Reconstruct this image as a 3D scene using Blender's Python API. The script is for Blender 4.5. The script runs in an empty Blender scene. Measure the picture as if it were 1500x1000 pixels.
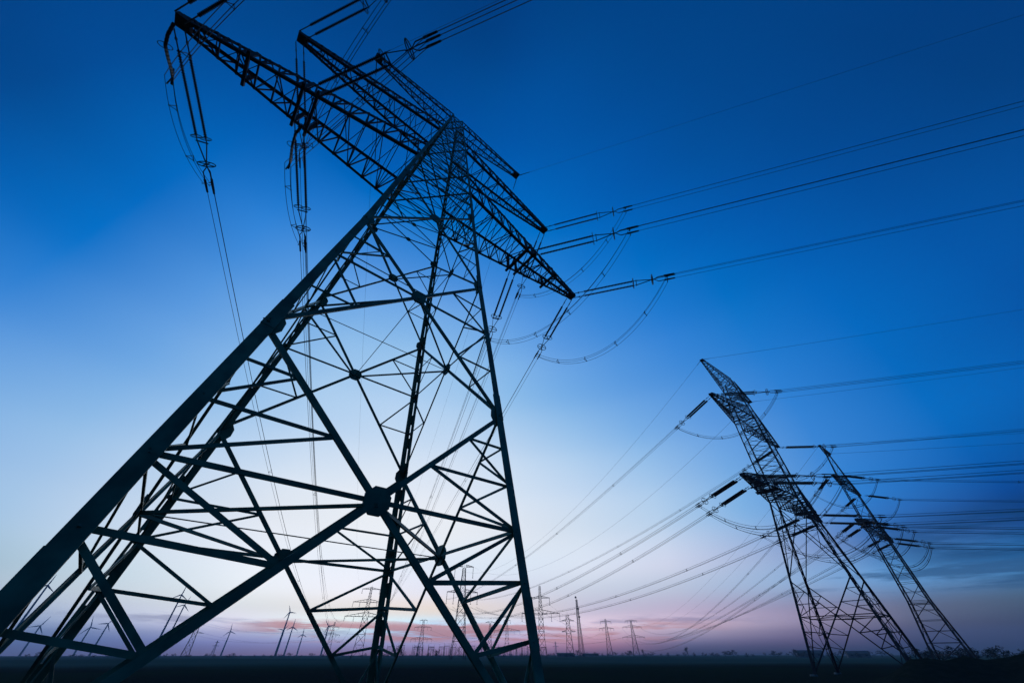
import bpy, math, random
import numpy as np
from mathutils import Vector, Matrix, Quaternion

random.seed(7)
rng = np.random.default_rng(7)
SC = bpy.context.scene
COL = SC.collection
R = math.radians

# ------------------------------------------------------------------ camera
cam_d = bpy.data.cameras.new('camera')
cam_d.sensor_width = 36.0
cam_d.lens = 36.0 * 512.19 / 1500.0          # ultra wide lens tilted up
cam_d.clip_start, cam_d.clip_end = 0.05, 20000
cam = bpy.data.objects.new('camera', cam_d)
COL.objects.link(cam)
PITCH, ROLL = R(41.826), R(-0.06)
CAMZ = 2.1
fwd = Vector((0, math.cos(PITCH), math.sin(PITCH)))
up0 = Vector((0, -math.sin(PITCH), math.cos(PITCH)))
rt0 = Vector((1, 0, 0))
rt = rt0 * math.cos(ROLL) + up0 * math.sin(ROLL)
up = -rt0 * math.sin(ROLL) + up0 * math.cos(ROLL)
m = Matrix((rt, up, -fwd)).transposed().to_4x4()
m.translation = Vector((0, 0, CAMZ))
cam.matrix_world = m
SC.camera = cam

# ------------------------------------------------------------------ exposure
SC.view_settings.view_transform = 'Standard'
SC.view_settings.look = 'None'
SC.view_settings.exposure = 0.0
SC.view_settings.gamma = 1.0
SC.cycles.use_denoising = True
SC.cycles.max_bounces = 4
SC.cycles.volume_bounces = 0

# ------------------------------------------------------------------ dusk sky
# sky colour by compass direction (degrees right of straight ahead) and elevation
ELS = [0, 1.2, 2.5, 4, 6, 9, 13, 18, 24, 31, 39, 48, 58, 68, 79, 90]
SKY = [
 (-115, [(14,36,66), (16,42,78), (15,48,88), (14,54,96), (12,58,102), (10,62,106), (8,64,109), (6,65,112), (4,66,114), (3,66,116), (2,66,117), (1,65,118), (0,63,119), (0,61,121), (0,59,123), (0,58,124)]),
 (-95, [(40,66,105), (48,82,119), (56,95,133), (64,105,142), (62,108,146), (35,111,172), (2,112,199), (0,107,195), (0,92,177), (0,72,144), (0,56,120), (0,59,124), (0,63,130), (0,63,129), (0,60,125), (0,56,120)]),
 (-80, [(60,88,132), (72,112,150), (89,132,168), (105,144,177), (101,145,178), (91,148,203), (78,148,224), (62,139,219), (12,116,203), (0,89,173), (0,74,147), (0,76,152), (0,73,146), (0,67,136), (0,61,127), (0,56,120)]),
 (-66, [(82,105,154), (99,139,181), (127,169,204), (150,183,211), (140,180,207), (136,184,226), (127,180,235), (110,169,232), (72,144,222), (25,121,208), (1,109,197), (0,104,191), (0,86,169), (0,72,146), (0,63,130), (0,56,119)]),
 (-54, [(103,118,169), (126,161,210), (171,205,239), (195,218,239), (181,212,232), (180,214,244), (171,207,244), (151,196,240), (120,176,234), (99,161,229), (73,145,222), (41,128,214), (0,98,184), (0,78,155), (0,65,133), (0,56,119)]),
 (-43, [(126,126,175), (161,181,242), (230,243,276), (238,249,262), (229,247,258), (228,242,258), (213,231,251), (194,220,248), (161,202,242), (140,189,238), (112,170,232), (71,144,222), (0,107,195), (0,83,164), (0,67,136), (0,55,119)]),
 (-32, [(150,131,175), (205,206,270), (292,287,310), (269,272,275), (268,273,278), (255,261,270), (241,247,256), (225,238,253), (194,220,248), (170,207,243), (137,187,237), (90,154,227), (8,114,201), (0,88,171), (0,69,140), (0,56,119)]),
 (-21, [(167,132,173), (228,231,280), (304,328,331), (282,278,271), (275,274,281), (255,261,271), (250,254,260), (237,245,255), (208,228,250), (181,213,246), (147,194,239), (96,158,228), (19,119,205), (0,91,176), (0,71,143), (0,56,120)]),
 (-10, [(170,128,169), (223,225,285), (246,305,347), (280,269,257), (261,259,270), (245,254,267), (248,252,258), (235,243,255), (209,228,250), (174,209,244), (141,190,238), (93,156,227), (22,120,207), (0,94,179), (0,73,146), (0,56,120)]),
 (0, [(154,115,155), (261,215,254), (279,287,318), (267,256,257), (247,247,260), (239,251,265), (238,245,255), (223,237,253), (198,222,248), (154,198,240), (123,178,235), (80,148,224), (17,118,205), (0,94,180), (0,74,149), (0,57,121)]),
 (10, [(116,90,126), (261,194,217), (307,271,287), (246,234,255), (230,235,252), (239,248,263), (223,237,253), (205,226,250), (174,209,244), (130,183,236), (101,162,230), (60,138,219), (6,114,201), (0,93,178), (0,75,150), (0,58,122)]),
 (21, [(60,53,80), (171,158,194), (267,241,264), (231,213,240), (212,220,243), (225,232,254), (200,223,249), (176,210,245), (139,188,238), (103,164,230), (73,145,222), (36,126,212), (0,106,194), (0,90,174), (0,75,150), (0,58,123)]),
 (32, [(9,12,25), (141,118,151), (202,182,212), (180,176,210), (172,200,238), (169,192,233), (139,188,238), (123,178,235), (102,162,230), (73,145,222), (44,129,215), (7,114,201), (0,97,184), (0,85,167), (0,74,148), (0,59,124)]),
 (43, [(0,0,0), (84,78,103), (111,113,136), (113,133,169), (105,169,232), (68,124,197), (52,133,217), (59,137,219), (51,133,217), (34,125,211), (6,114,200), (0,101,188), (0,88,172), (0,80,159), (0,72,144), (0,60,125)]),
 (54, [(0,0,0), (30,37,48), (42,63,74), (59,104,134), (30,118,186), (6,67,139), (0,89,173), (1,109,196), (1,108,195), (0,106,194), (0,98,185), (0,88,172), (0,80,158), (0,75,150), (0,70,140), (0,60,125)]),
 (66, [(0,0,0), (0,14,20), (10,42,53), (23,81,112), (0,83,149), (0,43,111), (0,65,132), (0,89,172), (0,86,169), (0,87,170), (0,81,161), (0,75,151), (0,72,145), (0,70,141), (0,67,136), (0,60,125)]),
 (80, [(0,0,0), (0,10,19), (0,37,53), (6,65,99), (0,63,123), (0,39,102), (0,55,118), (0,76,151), (0,74,148), (0,74,148), (0,65,132), (0,63,130), (0,65,133), (0,66,134), (0,64,131), (0,60,125)]),
 (95, [(0,1,13), (0,20,39), (3,40,66), (4,58,95), (0,57,110), (0,46,106), (0,55,119), (0,69,139), (0,68,137), (0,67,135), (0,58,123), (0,57,121), (0,61,127), (0,62,129), (0,62,128), (0,60,125)]),
 (115, [(14,36,66), (16,42,78), (15,48,88), (14,54,96), (12,58,102), (10,62,106), (8,64,109), (6,65,112), (4,66,114), (3,66,116), (2,66,117), (1,65,118), (0,63,119), (0,61,121), (0,59,123), (0,58,124)]),
]

def s2l(c):
    c = c / 255.0
    return c / 12.92 if c <= 0.04045 else ((c + 0.055) / 1.055) ** 2.4

class NT:
    """small helper to wire shader nodes"""
    def __init__(self, tree):
        self.t = tree
        tree.nodes.clear()
    def node(self, kind, **kw):
        n = self.t.nodes.new(kind)
        for k, v in kw.items():
            setattr(n, k, v)
        return n
    def link(self, a, b):
        self.t.links.new(a, b)
    def math(self, op, a, b=None, c=None, clamp=False):
        n = self.node('ShaderNodeMath', operation=op, use_clamp=clamp)
        for i, v in enumerate((a, b, c)):
            if v is None:
                continue
            if isinstance(v, (int, float)):
                n.inputs[i].default_value = v
            else:
                self.link(v, n.inputs[i])
        return n.outputs[0]
    def mix(self, fac, a, b, blend='MIX'):
        n = self.node('ShaderNodeMix', data_type='RGBA', blend_type=blend)
        for s, v in ((n.inputs[0], fac), (n.inputs[6], a), (n.inputs[7], b)):
            if isinstance(v, (int, float)):
                s.default_value = v
            elif isinstance(v, tuple):
                s.default_value = (*v, 1)
            else:
                self.link(v, s)
        return n.outputs[2]
    def band(self, x, lo0, lo1, hi0, hi1):
        a = self.maprange(x, lo0, lo1)
        b = self.maprange(x, hi0, hi1)
        return self.math('MULTIPLY', a, self.math('SUBTRACT', 1.0, b))
    def maprange(self, x, a, b, c=0.0, d=1.0, smooth=True):
        n = self.node('ShaderNodeMapRange', interpolation_type='SMOOTHSTEP' if smooth else 'LINEAR')
        self.link(x, n.inputs[0])
        for i, v in enumerate((a, b, c, d)):
            n.inputs[i + 1].default_value = v
        return n.outputs[0]

W = bpy.data.worlds.new('World')
SC.world = W
W.use_nodes = True
w = NT(W.node_tree)
tc = w.node('ShaderNodeTexCoord')
sep = w.node('ShaderNodeSeparateXYZ')
w.link(tc.outputs['Generated'], sep.inputs[0])
elev = w.math('MULTIPLY', w.math('ARCSINE', sep.outputs[2]), 180 / math.pi)
azim = w.math('MULTIPLY', w.math('ARCTAN2', sep.outputs[0], sep.outputs[1]), 180 / math.pi)
e01 = w.math('DIVIDE', elev, 90.0, clamp=True)
sky = None
for i, (az, cols) in enumerate(SKY):
    rp = w.node('ShaderNodeValToRGB')
    cr = rp.color_ramp
    cr.interpolation = 'CARDINAL'
    while len(cr.elements) < len(ELS):
        cr.elements.new(0.5)
    for el, e, c in zip(cr.elements, ELS, cols):
        el.position = e / 90.0
        el.color = (s2l(c[0]) / 2, s2l(c[1]) / 2, s2l(c[2]) / 2, 1)
    w.link(e01, rp.inputs[0])
    if sky is None:
        sky = rp.outputs[0]
    else:
        f = w.maprange(azim, SKY[i - 1][0], az, smooth=False)
        sky = w.mix(f, sky, rp.outputs[0])
sky = w.mix(1.0, sky, (2.0, 2.0, 2.0), 'MULTIPLY')
# thin streaks of cloud low over the horizon
def streaks(az_scale, el_scale, seed, detail=5.0, rough=0.6):
    cb = w.node('ShaderNodeCombineXYZ')
    w.link(w.math('MULTIPLY', azim, az_scale), cb.inputs[0])
    w.link(w.math('MULTIPLY_ADD', azim, 0.012, w.math('MULTIPLY', elev, el_scale)), cb.inputs[1])
    cb.inputs[2].default_value = seed
    nz = w.node('ShaderNodeTexNoise')
    nz.inputs['Scale'].default_value = 1.0
    nz.inputs['Detail'].default_value = detail
    nz.inputs['Roughness'].default_value = rough
    w.link(cb.outputs[0], nz.inputs['Vector'])
    return nz.outputs[0]
n1 = streaks(0.07, 0.75, 3.1)
f = w.math('MULTIPLY', w.maprange(n1, 0.52, 0.68), w.band(elev, 0.8, 1.8, 3.2, 4.4))
f = w.math('MULTIPLY', f, w.band(azim, -55, -35, 22, 34))
sky = w.mix(w.math('MULTIPLY', f, 0.55), sky, (s2l(138), s2l(140), s2l(184)))
n2 = streaks(0.10, 1.5, 8.4)
f = w.math('MULTIPLY', w.maprange(n2, 0.45, 0.60), w.band(elev, 0.9, 1.5, 2.6, 3.5))
f = w.math('MULTIPLY', f, w.band(azim, -34, -26, 12, 30))
sky = w.mix(w.math('MULTIPLY', f, 0.9), sky, (s2l(252), s2l(176), s2l(172)))
n3 = streaks(0.06, 0.55, 21.7)
f = w.math('MULTIPLY', w.maprange(n3, 0.36, 0.56), w.band(elev, 5.4, 7.2, 8.8, 11.5))
f = w.math('MULTIPLY', f, w.maprange(azim, 38, 52))
sky = w.mix(w.math('MULTIPLY', f, 0.95), sky, (s2l(5), s2l(62), s2l(112)))
n4 = streaks(0.08, 0.9, 33.3)
f = w.math('MULTIPLY', w.maprange(n4, 0.44, 0.58), w.band(elev, 3.8, 4.8, 6.0, 7.4))
f = w.math('MULTIPLY', f, w.band(azim, 30, 40, 60, 72))
sky = w.mix(w.math('MULTIPLY', f, 0.7), sky, (s2l(40), s2l(82), s2l(128)))
bg = w.node('ShaderNodeBackground')
w.link(sky, bg.inputs[0])
bg.inputs[1].default_value = 1.0
wo = w.node('ShaderNodeOutputWorld')
w.link(bg.outputs[0], wo.inputs[0])

# the last light of the sun, just under the horizon on the left
sun_d = bpy.data.lights.new('sun', 'SUN')
sun_d.energy = 0.02
sun_d.angle = R(12)
sun_d.color = (1.0, 0.72, 0.6)
sun = bpy.data.objects.new('sun', sun_d)
COL.objects.link(sun)
glow_dir = Vector((math.sin(R(-20)) * math.cos(R(2)), math.cos(R(-20)) * math.cos(R(2)), math.sin(R(2))))
sun.rotation_euler = (-glow_dir).to_track_quat('-Z', 'Y').to_euler()

# ------------------------------------------------------------------ materials
def material(name, base, rough=0.6, metal=0.0, var=0.25, scale=3.0, bump=0.0, tint=None):
    mt = bpy.data.materials.new(name)
    mt.use_nodes = True
    n = NT(mt.node_tree)
    out = n.node('ShaderNodeOutputMaterial')
    b = n.node('ShaderNodeBsdfPrincipled')
    n.link(b.outputs[0], out.inputs[0])
    tcn = n.node('ShaderNodeTexCoord')
    nz = n.node('ShaderNodeTexNoise')
    nz.inputs['Scale'].default_value = scale
    nz.inputs['Detail'].default_value = 6
    n.link(tcn.outputs['Object'], nz.inputs['Vector'])
    lo = tuple(c * (1 - var) for c in base)
    hi = tint if tint else tuple(min(1, c * (1 + var)) for c in base)
    f = n.maprange(nz.outputs[0], 0.3, 0.7)
    n.link(n.mix(f, lo, hi), b.inputs['Base Color'])
    b.inputs['Roughness'].default_value = rough
    b.inputs['Metallic'].default_value = metal
    b.inputs['Specular IOR Level'].default_value = 0.3
    if bump:
        bp = n.node('ShaderNodeBump')
        bp.inputs['Strength'].default_value = bump
        bp.inputs['Distance'].default_value = 0.05
        n.link(nz.outputs[0], bp.inputs['Height'])
        n.link(bp.outputs[0], b.inputs['Normal'])
    return mt
M_STEEL = material('painted_steel', (0.12, 0.21, 0.13), 0.5, 0.0, 0.35, 1.7, 0.1)
M_STEEL2 = material('fringe_tinted_steel', (0.10, 0.048, 0.042), 0.6, 0.0, 0.35, 1.2, 0.1)  # lens colour fringing on the lattice, put into a red-brown base colour
M_FAR = material('far_steel', (0.045, 0.04, 0.042), 0.8)
M_INS = material('insulator_glaze', (0.045, 0.022, 0.016), 0.35, 0.0, 0.2, 9.0)
M_FIT = material('forged_fitting', (0.06, 0.06, 0.06), 0.5, 0.4, 0.3, 6.0)
M_WIRE = material('aluminium_strand', (0.05, 0.05, 0.055), 0.6, 0.3, 0.2, 4.0)
M_CONC = material('footing_concrete', (0.22, 0.21, 0.19), 0.9, 0.0, 0.25, 2.5, 0.4)
M_TURB = material('turbine_paint', (0.30, 0.31, 0.33), 0.5, 0.0, 0.08)
M_BARK = material('bark', (0.045, 0.035, 0.028), 0.95, 0.0, 0.3, 2.0)
M_LEAF = material('twigs_and_leaves', (0.035, 0.040, 0.022), 0.9, 0.0, 0.4, 1.0)
M_WALL = material('shed_wall', (0.16, 0.15, 0.14), 0.9, 0.0, 0.2)
M_ROOF = material('shed_roof', (0.09, 0.07, 0.065), 0.8, 0.0, 0.2)

# ------------------------------------------------------------------ mesh builder
class MB:
    def __init__(self):
        self.v, self.f = [], []
    def add(self, vs, fs):
        k = len(self.v)
        self.v.extend([tuple(p) for p in vs])
        self.f.extend([tuple(i + k for i in f) for f in fs])
    def prism(self, p, q, prof_p, prof_q=None):
        """extrude a closed profile (list of offset vectors) from p to q"""
        prof_q = prof_q or prof_p
        n = len(prof_p)
        vs = [p + o for o in prof_p] + [q + o for o in prof_q]
        fs = [(i, (i + 1) % n, n + (i + 1) % n, n + i) for i in range(n)]
        fs += [tuple(range(n - 1, -1, -1)), tuple(range(n, 2 * n))]
        self.add(vs, fs)
    def frame(self, p, q, hint):
        d = (q - p).normalized()
        u = hint - d * hint.dot(d)
        if u.length < 1e-5:
            u = d.orthogonal()
        u.normalize()
        return d, u, d.cross(u)
    def box(self, p, q, a, b, hint=Vector((0, 0, 1))):
        if (q - p).length < 1e-4:
            return
        d, u, v = self.frame(p, q, hint)
        a, b = a / 2, b / 2
        self.prism(p, q, [u * a + v * b, -u * a + v * b, -u * a - v * b, u * a - v * b])
    def angle(self, p, q, u, v, a, t, b=None):
        """rolled steel angle: heel on the line p-q, flanges along u and v"""
        if (q - p).length < 1e-4:
            return
        d = (q - p).normalized()
        u = (u - d * u.dot(d)).normalized()
        v = (v - d * v.dot(d) - u * v.dot(u)).normalized()
        self.prism(p, q, [Vector((0, 0, 0)), u * a, u * a + v * t, u * t + v * t, u * t + v * (b or a), v * (b or a)])
    def rod(self, p, q, r0, r1=None, n=6):
        r1 = r0 if r1 is None else r1
        d, u, v = self.frame(p, q, Vector((0.3, 0.2, 1)))
        an = [2 * math.pi * i / n for i in range(n)]
        self.prism(p, q, [(u * math.cos(x) + v * math.sin(x)) * r0 for x in an], [(u * math.cos(x) + v * math.sin(x)) * r1 for x in an])
    def plate(self, c, u, v, r, t, n=8, squash=1.0, turn=0.5):
        w = u.cross(v).normalized()
        an = [2 * math.pi * (i + turn) / n for i in range(n)]
        prof = [u * math.cos(x) * r + v * math.sin(x) * r * squash for x in an]
        self.prism(c - w * t / 2, c + w * t / 2, prof)
    def tube(self, pts, r, n=5, closed=False):
        k = len(self.v)
        m_ = len(pts)
        for i, p in enumerate(pts):
            a = pts[(i - 1) % m_] if (i or closed) else p
            b = pts[(i + 1) % m_] if (i < m_ - 1 or closed) else p
            d = (b - a).normalized()
            h = Vector((0, 0, 1)) if abs(d.z) < 0.95 else Vector((1, 0, 0))
            u = (h - d * h.dot(d)).normalized()
            v = d.cross(u)
            rr = r[i] if isinstance(r, (list, tuple)) else r
            for j in range(n):
                x = 2 * math.pi * j / n
                self.v.append(tuple(p + (u * math.cos(x) + v * math.sin(x)) * rr))
        for i in range(m_ if closed else m_ - 1):
            i2 = (i + 1) % m_
            for j in range(n):
                j2 = (j + 1) % n
                self.f.append((k + i * n + j, k + i * n + j2, k + i2 * n + j2, k + i2 * n + j))
        if not closed:
            self.f.append(tuple(k + j for j in range(n - 1, -1, -1)))
            self.f.append(tuple(k + (m_ - 1) * n + j for j in range(n)))
    def ring(self, c, u, v, ru, rv, r, n=16):
        self.tube([c + u * math.cos(2 * math.pi * i / n) * ru + v * math.sin(2 * math.pi * i / n) * rv for i in range(n)], r, 5, True)
    def mesh(self, name, mat, smooth=False):
        me = bpy.data.meshes.new(name)
        me.from_pydata(self.v, [], self.f)
        me.materials.append(mat)
        if smooth:
            me.polygons.foreach_set('use_smooth', [True] * len(me.polygons))
        me.update()
        return me
    def build(self, name, mat, parent=None, smooth=False):
        o = bpy.data.objects.new(name, self.mesh(name, mat, smooth))
        COL.objects.link(o)
        if parent is not None:
            o.parent = parent
        return o
V = Vector
def put(name, me, parent=None):
    o = bpy.data.objects.new(name, me)
    COL.objects.link(o)
    if parent is not None:
        o.parent = parent
    return o
def tag(o, label, cat, group=None, kind=None):
    if label:
        o['label'] = label
    if cat:
        o['category'] = cat
    if group:
        o['group'] = group
    if kind:
        o['kind'] = kind
    return o
def empty(name, loc, rz=0.0, label=None, cat=None, group=None):
    o = bpy.data.objects.new(name, None)
    COL.objects.link(o)
    o.location = loc
    o.rotation_euler = (0, 0, rz)
    o.empty_display_size = 0.5
    return tag(o, label, cat, group)
def copy_tree(o, parent=None):
    c = o.copy()
    COL.objects.link(c)
    if parent is not None:
        c.parent = parent
    for ch in list(o.children):
        copy_tree(ch, c)
    return c

# ------------------------------------------------------------------ ground
def ground_z(x, y):
    d = math.hypot(x, y)
    a = min(1.0, max(0.0, (d - 30) / 200))
    az = math.degrees(math.atan2(x, y))
    s1 = min(1.0, max(0.0, (az - 35.5) / 5.5)); s1 = s1 * s1 * (3 - 2 * s1)
    s2 = min(1.0, max(0.0, (az - 40) / 12.0)) * min(1.0, max(0.0, (95 - az) / 25))
    bank = (1.75 * s1 + 0.55 * s2) * math.exp(-((d - 60 - 3 * math.sin(az * .3)) / 6.5) ** 2) * (1 + .08 * math.sin(az * 1.9) + .05 * math.sin(az * 4.3))
    return bank - 0.04 + 0.05 * math.sin(x * 0.31 + 1.2) * math.sin(y * 0.23) + a * (0.35 * math.sin(x * 0.011 + 0.6) * math.sin(y * 0.014 + 1.0))
def make_ground():
    rad = [0] + [0.6 * 1.05 ** i for i in range(0, 176)]
    rad = [r for r in rad if r < 2900] + [2900]
    na = 288
    vs, fs = [(0, 0, ground_z(0, 0))], []
    for r in rad[1:]:
        for j in range(na):
            x, y = r * math.sin(2 * math.pi * j / na), r * math.cos(2 * math.pi * j / na)
            vs.append((x, y, ground_z(x, y) + (rng.normal() * 0.035 if 2 < r < 90 else 0)))
    for j in range(na):
        fs.append((0, 1 + (j + 1) % na, 1 + j))
    for i in range(len(rad) - 2):
        a, b = 1 + i * na, 1 + (i + 1) * na
        for j in range(na):
            j2 = (j + 1) % na
            fs.append((a + j, a + j2, b + j2, b + j))
    mt = bpy.data.materials.new('field_soil')
    mt.use_nodes = True
    n = NT(mt.node_tree)
    out = n.node('ShaderNodeOutputMaterial')
    b = n.node('ShaderNodeBsdfPrincipled')
    n.link(b.outputs[0], out.inputs[0])
    t = n.node('ShaderNodeTexCoord')
    def noise(scale, det=6):
        z = n.node('ShaderNodeTexNoise')
        z.inputs['Scale'].default_value = scale
        z.inputs['Detail'].default_value = det
        n.link(t.outputs['Object'], z.inputs['Vector'])
        return z.outputs[0]
    big, small = noise(0.012), noise(1.6, 8)
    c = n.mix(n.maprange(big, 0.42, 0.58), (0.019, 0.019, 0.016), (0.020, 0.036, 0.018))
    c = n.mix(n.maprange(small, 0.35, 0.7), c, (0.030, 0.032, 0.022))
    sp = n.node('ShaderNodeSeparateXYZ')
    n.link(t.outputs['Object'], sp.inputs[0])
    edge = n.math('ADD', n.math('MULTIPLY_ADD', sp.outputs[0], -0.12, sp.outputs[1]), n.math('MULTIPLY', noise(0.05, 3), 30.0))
    far_field = n.mix(n.maprange(noise(0.006, 4), 0.4, 0.6), (0.045, 0.085, 0.060), (0.065, 0.100, 0.075))
    c = n.mix(n.maprange(edge, 105, 190), c, far_field)  # ground turns lighter and greener beyond a ragged edge
    n.link(c, b.inputs['Base Color'])
    b.inputs['Roughness'].default_value = 1.0
    b.inputs['Specular IOR Level'].default_value = 0.0
    bp = n.node('ShaderNodeBump')
    bp.inputs['Strength'].default_value = 0.7
    bp.inputs['Distance'].default_value = 0.15
    n.link(small, bp.inputs['Height'])
    n.link(bp.outputs[0], b.inputs['Normal'])
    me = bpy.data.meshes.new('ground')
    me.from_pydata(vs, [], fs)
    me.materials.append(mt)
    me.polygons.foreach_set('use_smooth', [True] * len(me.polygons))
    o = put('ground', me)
    o['kind'] = 'structure'
make_ground()

# haze: the evening air over the plain
hz = MB()
hx, hz0, hz1 = 3000.0, -2.0, 118.0
hz.box(V((0, 0, hz0)), V((0, 0, hz1)), 2 * hx, 2 * hx, V((1, 0, 0)))
hm = bpy.data.materials.new('evening_air')
hm.use_nodes = True
hn = NT(hm.node_tree)
ho = hn.node('ShaderNodeOutputMaterial')
hv = hn.node('ShaderNodeVolumePrincipled')
hv.inputs['Color'].default_value = (0.72, 0.84, 1.0, 1)
hv.inputs['Density'].default_value = 0.00030
hn.link(hv.outputs[0], ho.inputs['Volume'])
haze = hz.build('haze', hm)
haze['kind'] = 'stuff'

# ------------------------------------------------------------------ lattice pylons
CORN = {'A': (-1, -1), 'B': (1, -1), 'C': (-1, 1), 'D': (1, 1)}
FACES = [('A', 'B'), ('B', 'D'), ('D', 'C'), ('C', 'A')]

def interp(tab, z):
    for (z0, w0), (z1, w1) in zip(tab, tab[1:]):
        if z <= z1:
            return w0 + (w1 - w0) * (z - z0) / (z1 - z0)
    return tab[-1][1]

def lattice_pylon(name, label, loc, az, wtab, zs, arms, group=None, mat=None, fine=True, slotted=('C', 'D'), size=1.0, style='x', nbr=0, gusset=1.0, arm_mat=None):
    """arms: list of (z_low, z_top_at_body, half length, panels, flat) ; local x = along the arms"""
    mat = mat or M_STEEL
    root = empty(name, loc, az, label, 'pylon', group)
    W = lambda z: interp(wtab, z)
    def P(c, z, inset=0.0):
        s = CORN[c]
        h = W(z) / 2 - inset
        return V((s[0] * h, s[1] * h, z))
    ztop = zs[-1]
    # legs
    for c, (sx, sy) in CORN.items():
        mb = MB()
        for i in range(len(zs) - 1):
            z0, z1 = zs[i], zs[i + 1]
            if z0 > ztop - 0.01:
                break
            k = 1 - 0.55 * (z0 / ztop)
            a, t = (0.33 if c == 'A' else 0.285) * k * size, 0.035 * k * size + 0.008
            p, q = P(c, z0), P(c, z1)
            ux, uy = V((-sx, 0, 0)), V((0, -sy, 0))
            if c in slotted:
                gap = 0.16 * a
                d = (q - p).normalized()
                for u, v in ((ux, uy), (uy, ux)):
                    u = (u - d * u.dot(d)).normalized()
                    mb.box(p + u * (gap + a * 0.52), q + u * (gap + a * 0.52), a * 0.9, t * 1.6, u)
                L = (q - p).length
                nb = max(2, int(L / (1.25 * size)))
                for j in range(nb):
                    s0 = p + d * (L * (j + 0.15) / nb)
                    mb.angle(s0, s0 + d * (0.42 * L / nb), ux, uy, gap + a * 0.25, t * 0.9)
            else:
                mb.angle(p, q, ux, uy, a, t)
                if fine and i < 5:               # splice cover plates, a little proud of the leg
                    d = (q - p).normalized()
                    for zz in ([0.25, 0.98] if i == 0 else [0.985]):
                        s0 = p + d * ((q - p).length * zz)
                        s1 = s0 + d * (1.1 * k)
                        o = V((sx, sy, 0)) * 0.012
                        mb.angle(s0 + o, s1 + o, ux, uy, a * 1.04, t + 0.012)
        leg = mb.build('leg', mat, root)
        fb = MB()
        p = P(c, zs[0])
        fb.prism(V((p.x, p.y, -0.5)), V((p.x, p.y, zs[0] + 0.12)), [V((0.55 * math.cos(x), 0.55 * math.sin(x), 0)) for x in [math.pi * (j + .5) / 4 for j in range(8)]],
                 [V((0.42 * math.cos(x), 0.42 * math.sin(x), 0)) for x in [math.pi * (j + .5) / 4 for j in range(8)]])
        fb.build('footing', M_CONC, leg)
    # faces
    centres = {}
    for fi, (c0, c1) in enumerate(FACES):
        s0, s1 = CORN[c0], CORN[c1]
        nrm = V((-(s0[0] + s1[0]) / 2, -(s0[1] + s1[1]) / 2, 0))      # inward
        red = MB()
        diag, gus, braces = [], [], []
        for i in range(len(zs) - 1):
            z0, z1 = zs[i], zs[i + 1]
            if W(z0) < 0.3:
                break
            k = max(0.3, 1 - 0.85 * z0 / ztop)
            da = (0.118 * k + 0.035) * size
            ra = (0.055 * k + 0.028) * size
            off = nrm * 0.05
            a0, a1, b0, b1 = P(c0, z0) + off, P(c1, z0) + off, P(c0, z1) + off, P(c1, z1) + off
            wa, wb = W(z0), W(z1)
            t = wa / (wa + wb)
            X = a0 + (b1 - a0) * t
            centres[(fi, i)] = X
            inw = nrm
            def mem(p, q, a, lift, flat=False):
                e = (q - p).normalized()
                u = e.cross(inw).normalized()
                if u.z < 0:
                    u = -u
                g = red if flat and i >= nbr else MB()
                l = inw * lift
                g.angle(p + l - u * a / 2, q + l - u * a / 2, u, inw, a, 0.012 + a * 0.06, a * 0.5)
                if flat and i < nbr:
                    braces.append(g)
                return g
            if style == 'z' and i < len(zs) - 2:
                p, q = (a0, b1) if i % 2 == 0 else (a1, b0)
                diag.append(mem(p, q, da * 0.8, 0.02))
                mem(b0, b1, ra * 0.9, 0.05, True)
                if i in (2,):
                    mem(b0 - V((0, 0, .5)), b1 - V((0, 0, .5)), da, 0.06, True)
                continue
            if i < 10:
                diag.append(mem(a0, b1, da, 0.02))
                diag.append(mem(a1, b0, da, 0.02 + da * 0.25))
            else:
                mem(a0, b1, da, 0.02, True)
                mem(a1, b0, da, 0.02 + da * 0.25, True)
            big = (z1 - z0) > 5.0
            if big:
                la, lb = P(c0, X.z) + off, P(c1, X.z) + off
                r = 0.06
                for (c_, lm, lo, hi) in ((c0, la, a0, b0), (c1, lb, a1, b1)):
                    mem(X, lm, ra * 1.25, r, True)
                    if i == 0:
                        u1, u2 = X + (hi - X) * .33, X + (hi - X) * .66
                        la_, lb_ = lm + (hi - lm) * .34, lm + (hi - lm) * .67
                        n1, n2, n3 = X + (lo - X) * .31, X + (lo - X) * .57, X + (lo - X) * .80
                        l1, l2, l3 = lm + (lo - lm) * .26, lm + (lo - lm) * .51, lm + (lo - lm) * .77
                        for kk, (p, q, w_) in enumerate(((u1, lm, 1), (u1, la_, 1), (u2, la_, .9), (u2, lb_, .9), (n1, lm, 1.1), (n1, l1, 1.2), (n2, l1, 1.1), (n2, l2, 1), (n3, l2, .9), (n3, l3, .9))):
                            mem(p, q, ra * w_, r + .02 + .01 * (kk % 3), True)
                    else:
                        mu, ml = (X + hi) / 2, (X + lo) / 2
                        for kk, (p, q) in enumerate(((mu, lm), (mu, (lm + hi) / 2), (ml, lm), (ml, (lm + lo) / 2))):
                            mem(p, q, ra * (1 if kk % 2 == 0 else .9), r + .02 + .01 * (kk % 2), True)
            else:
                mem(b0, b1, ra * 1.1, 0.07, True)
                if z1 - z0 > 2.2:
                    la, lb = P(c0, X.z) + off, P(c1, X.z) + off
                    mem(la, lb, ra * 0.8, 0.05, True)
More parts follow.
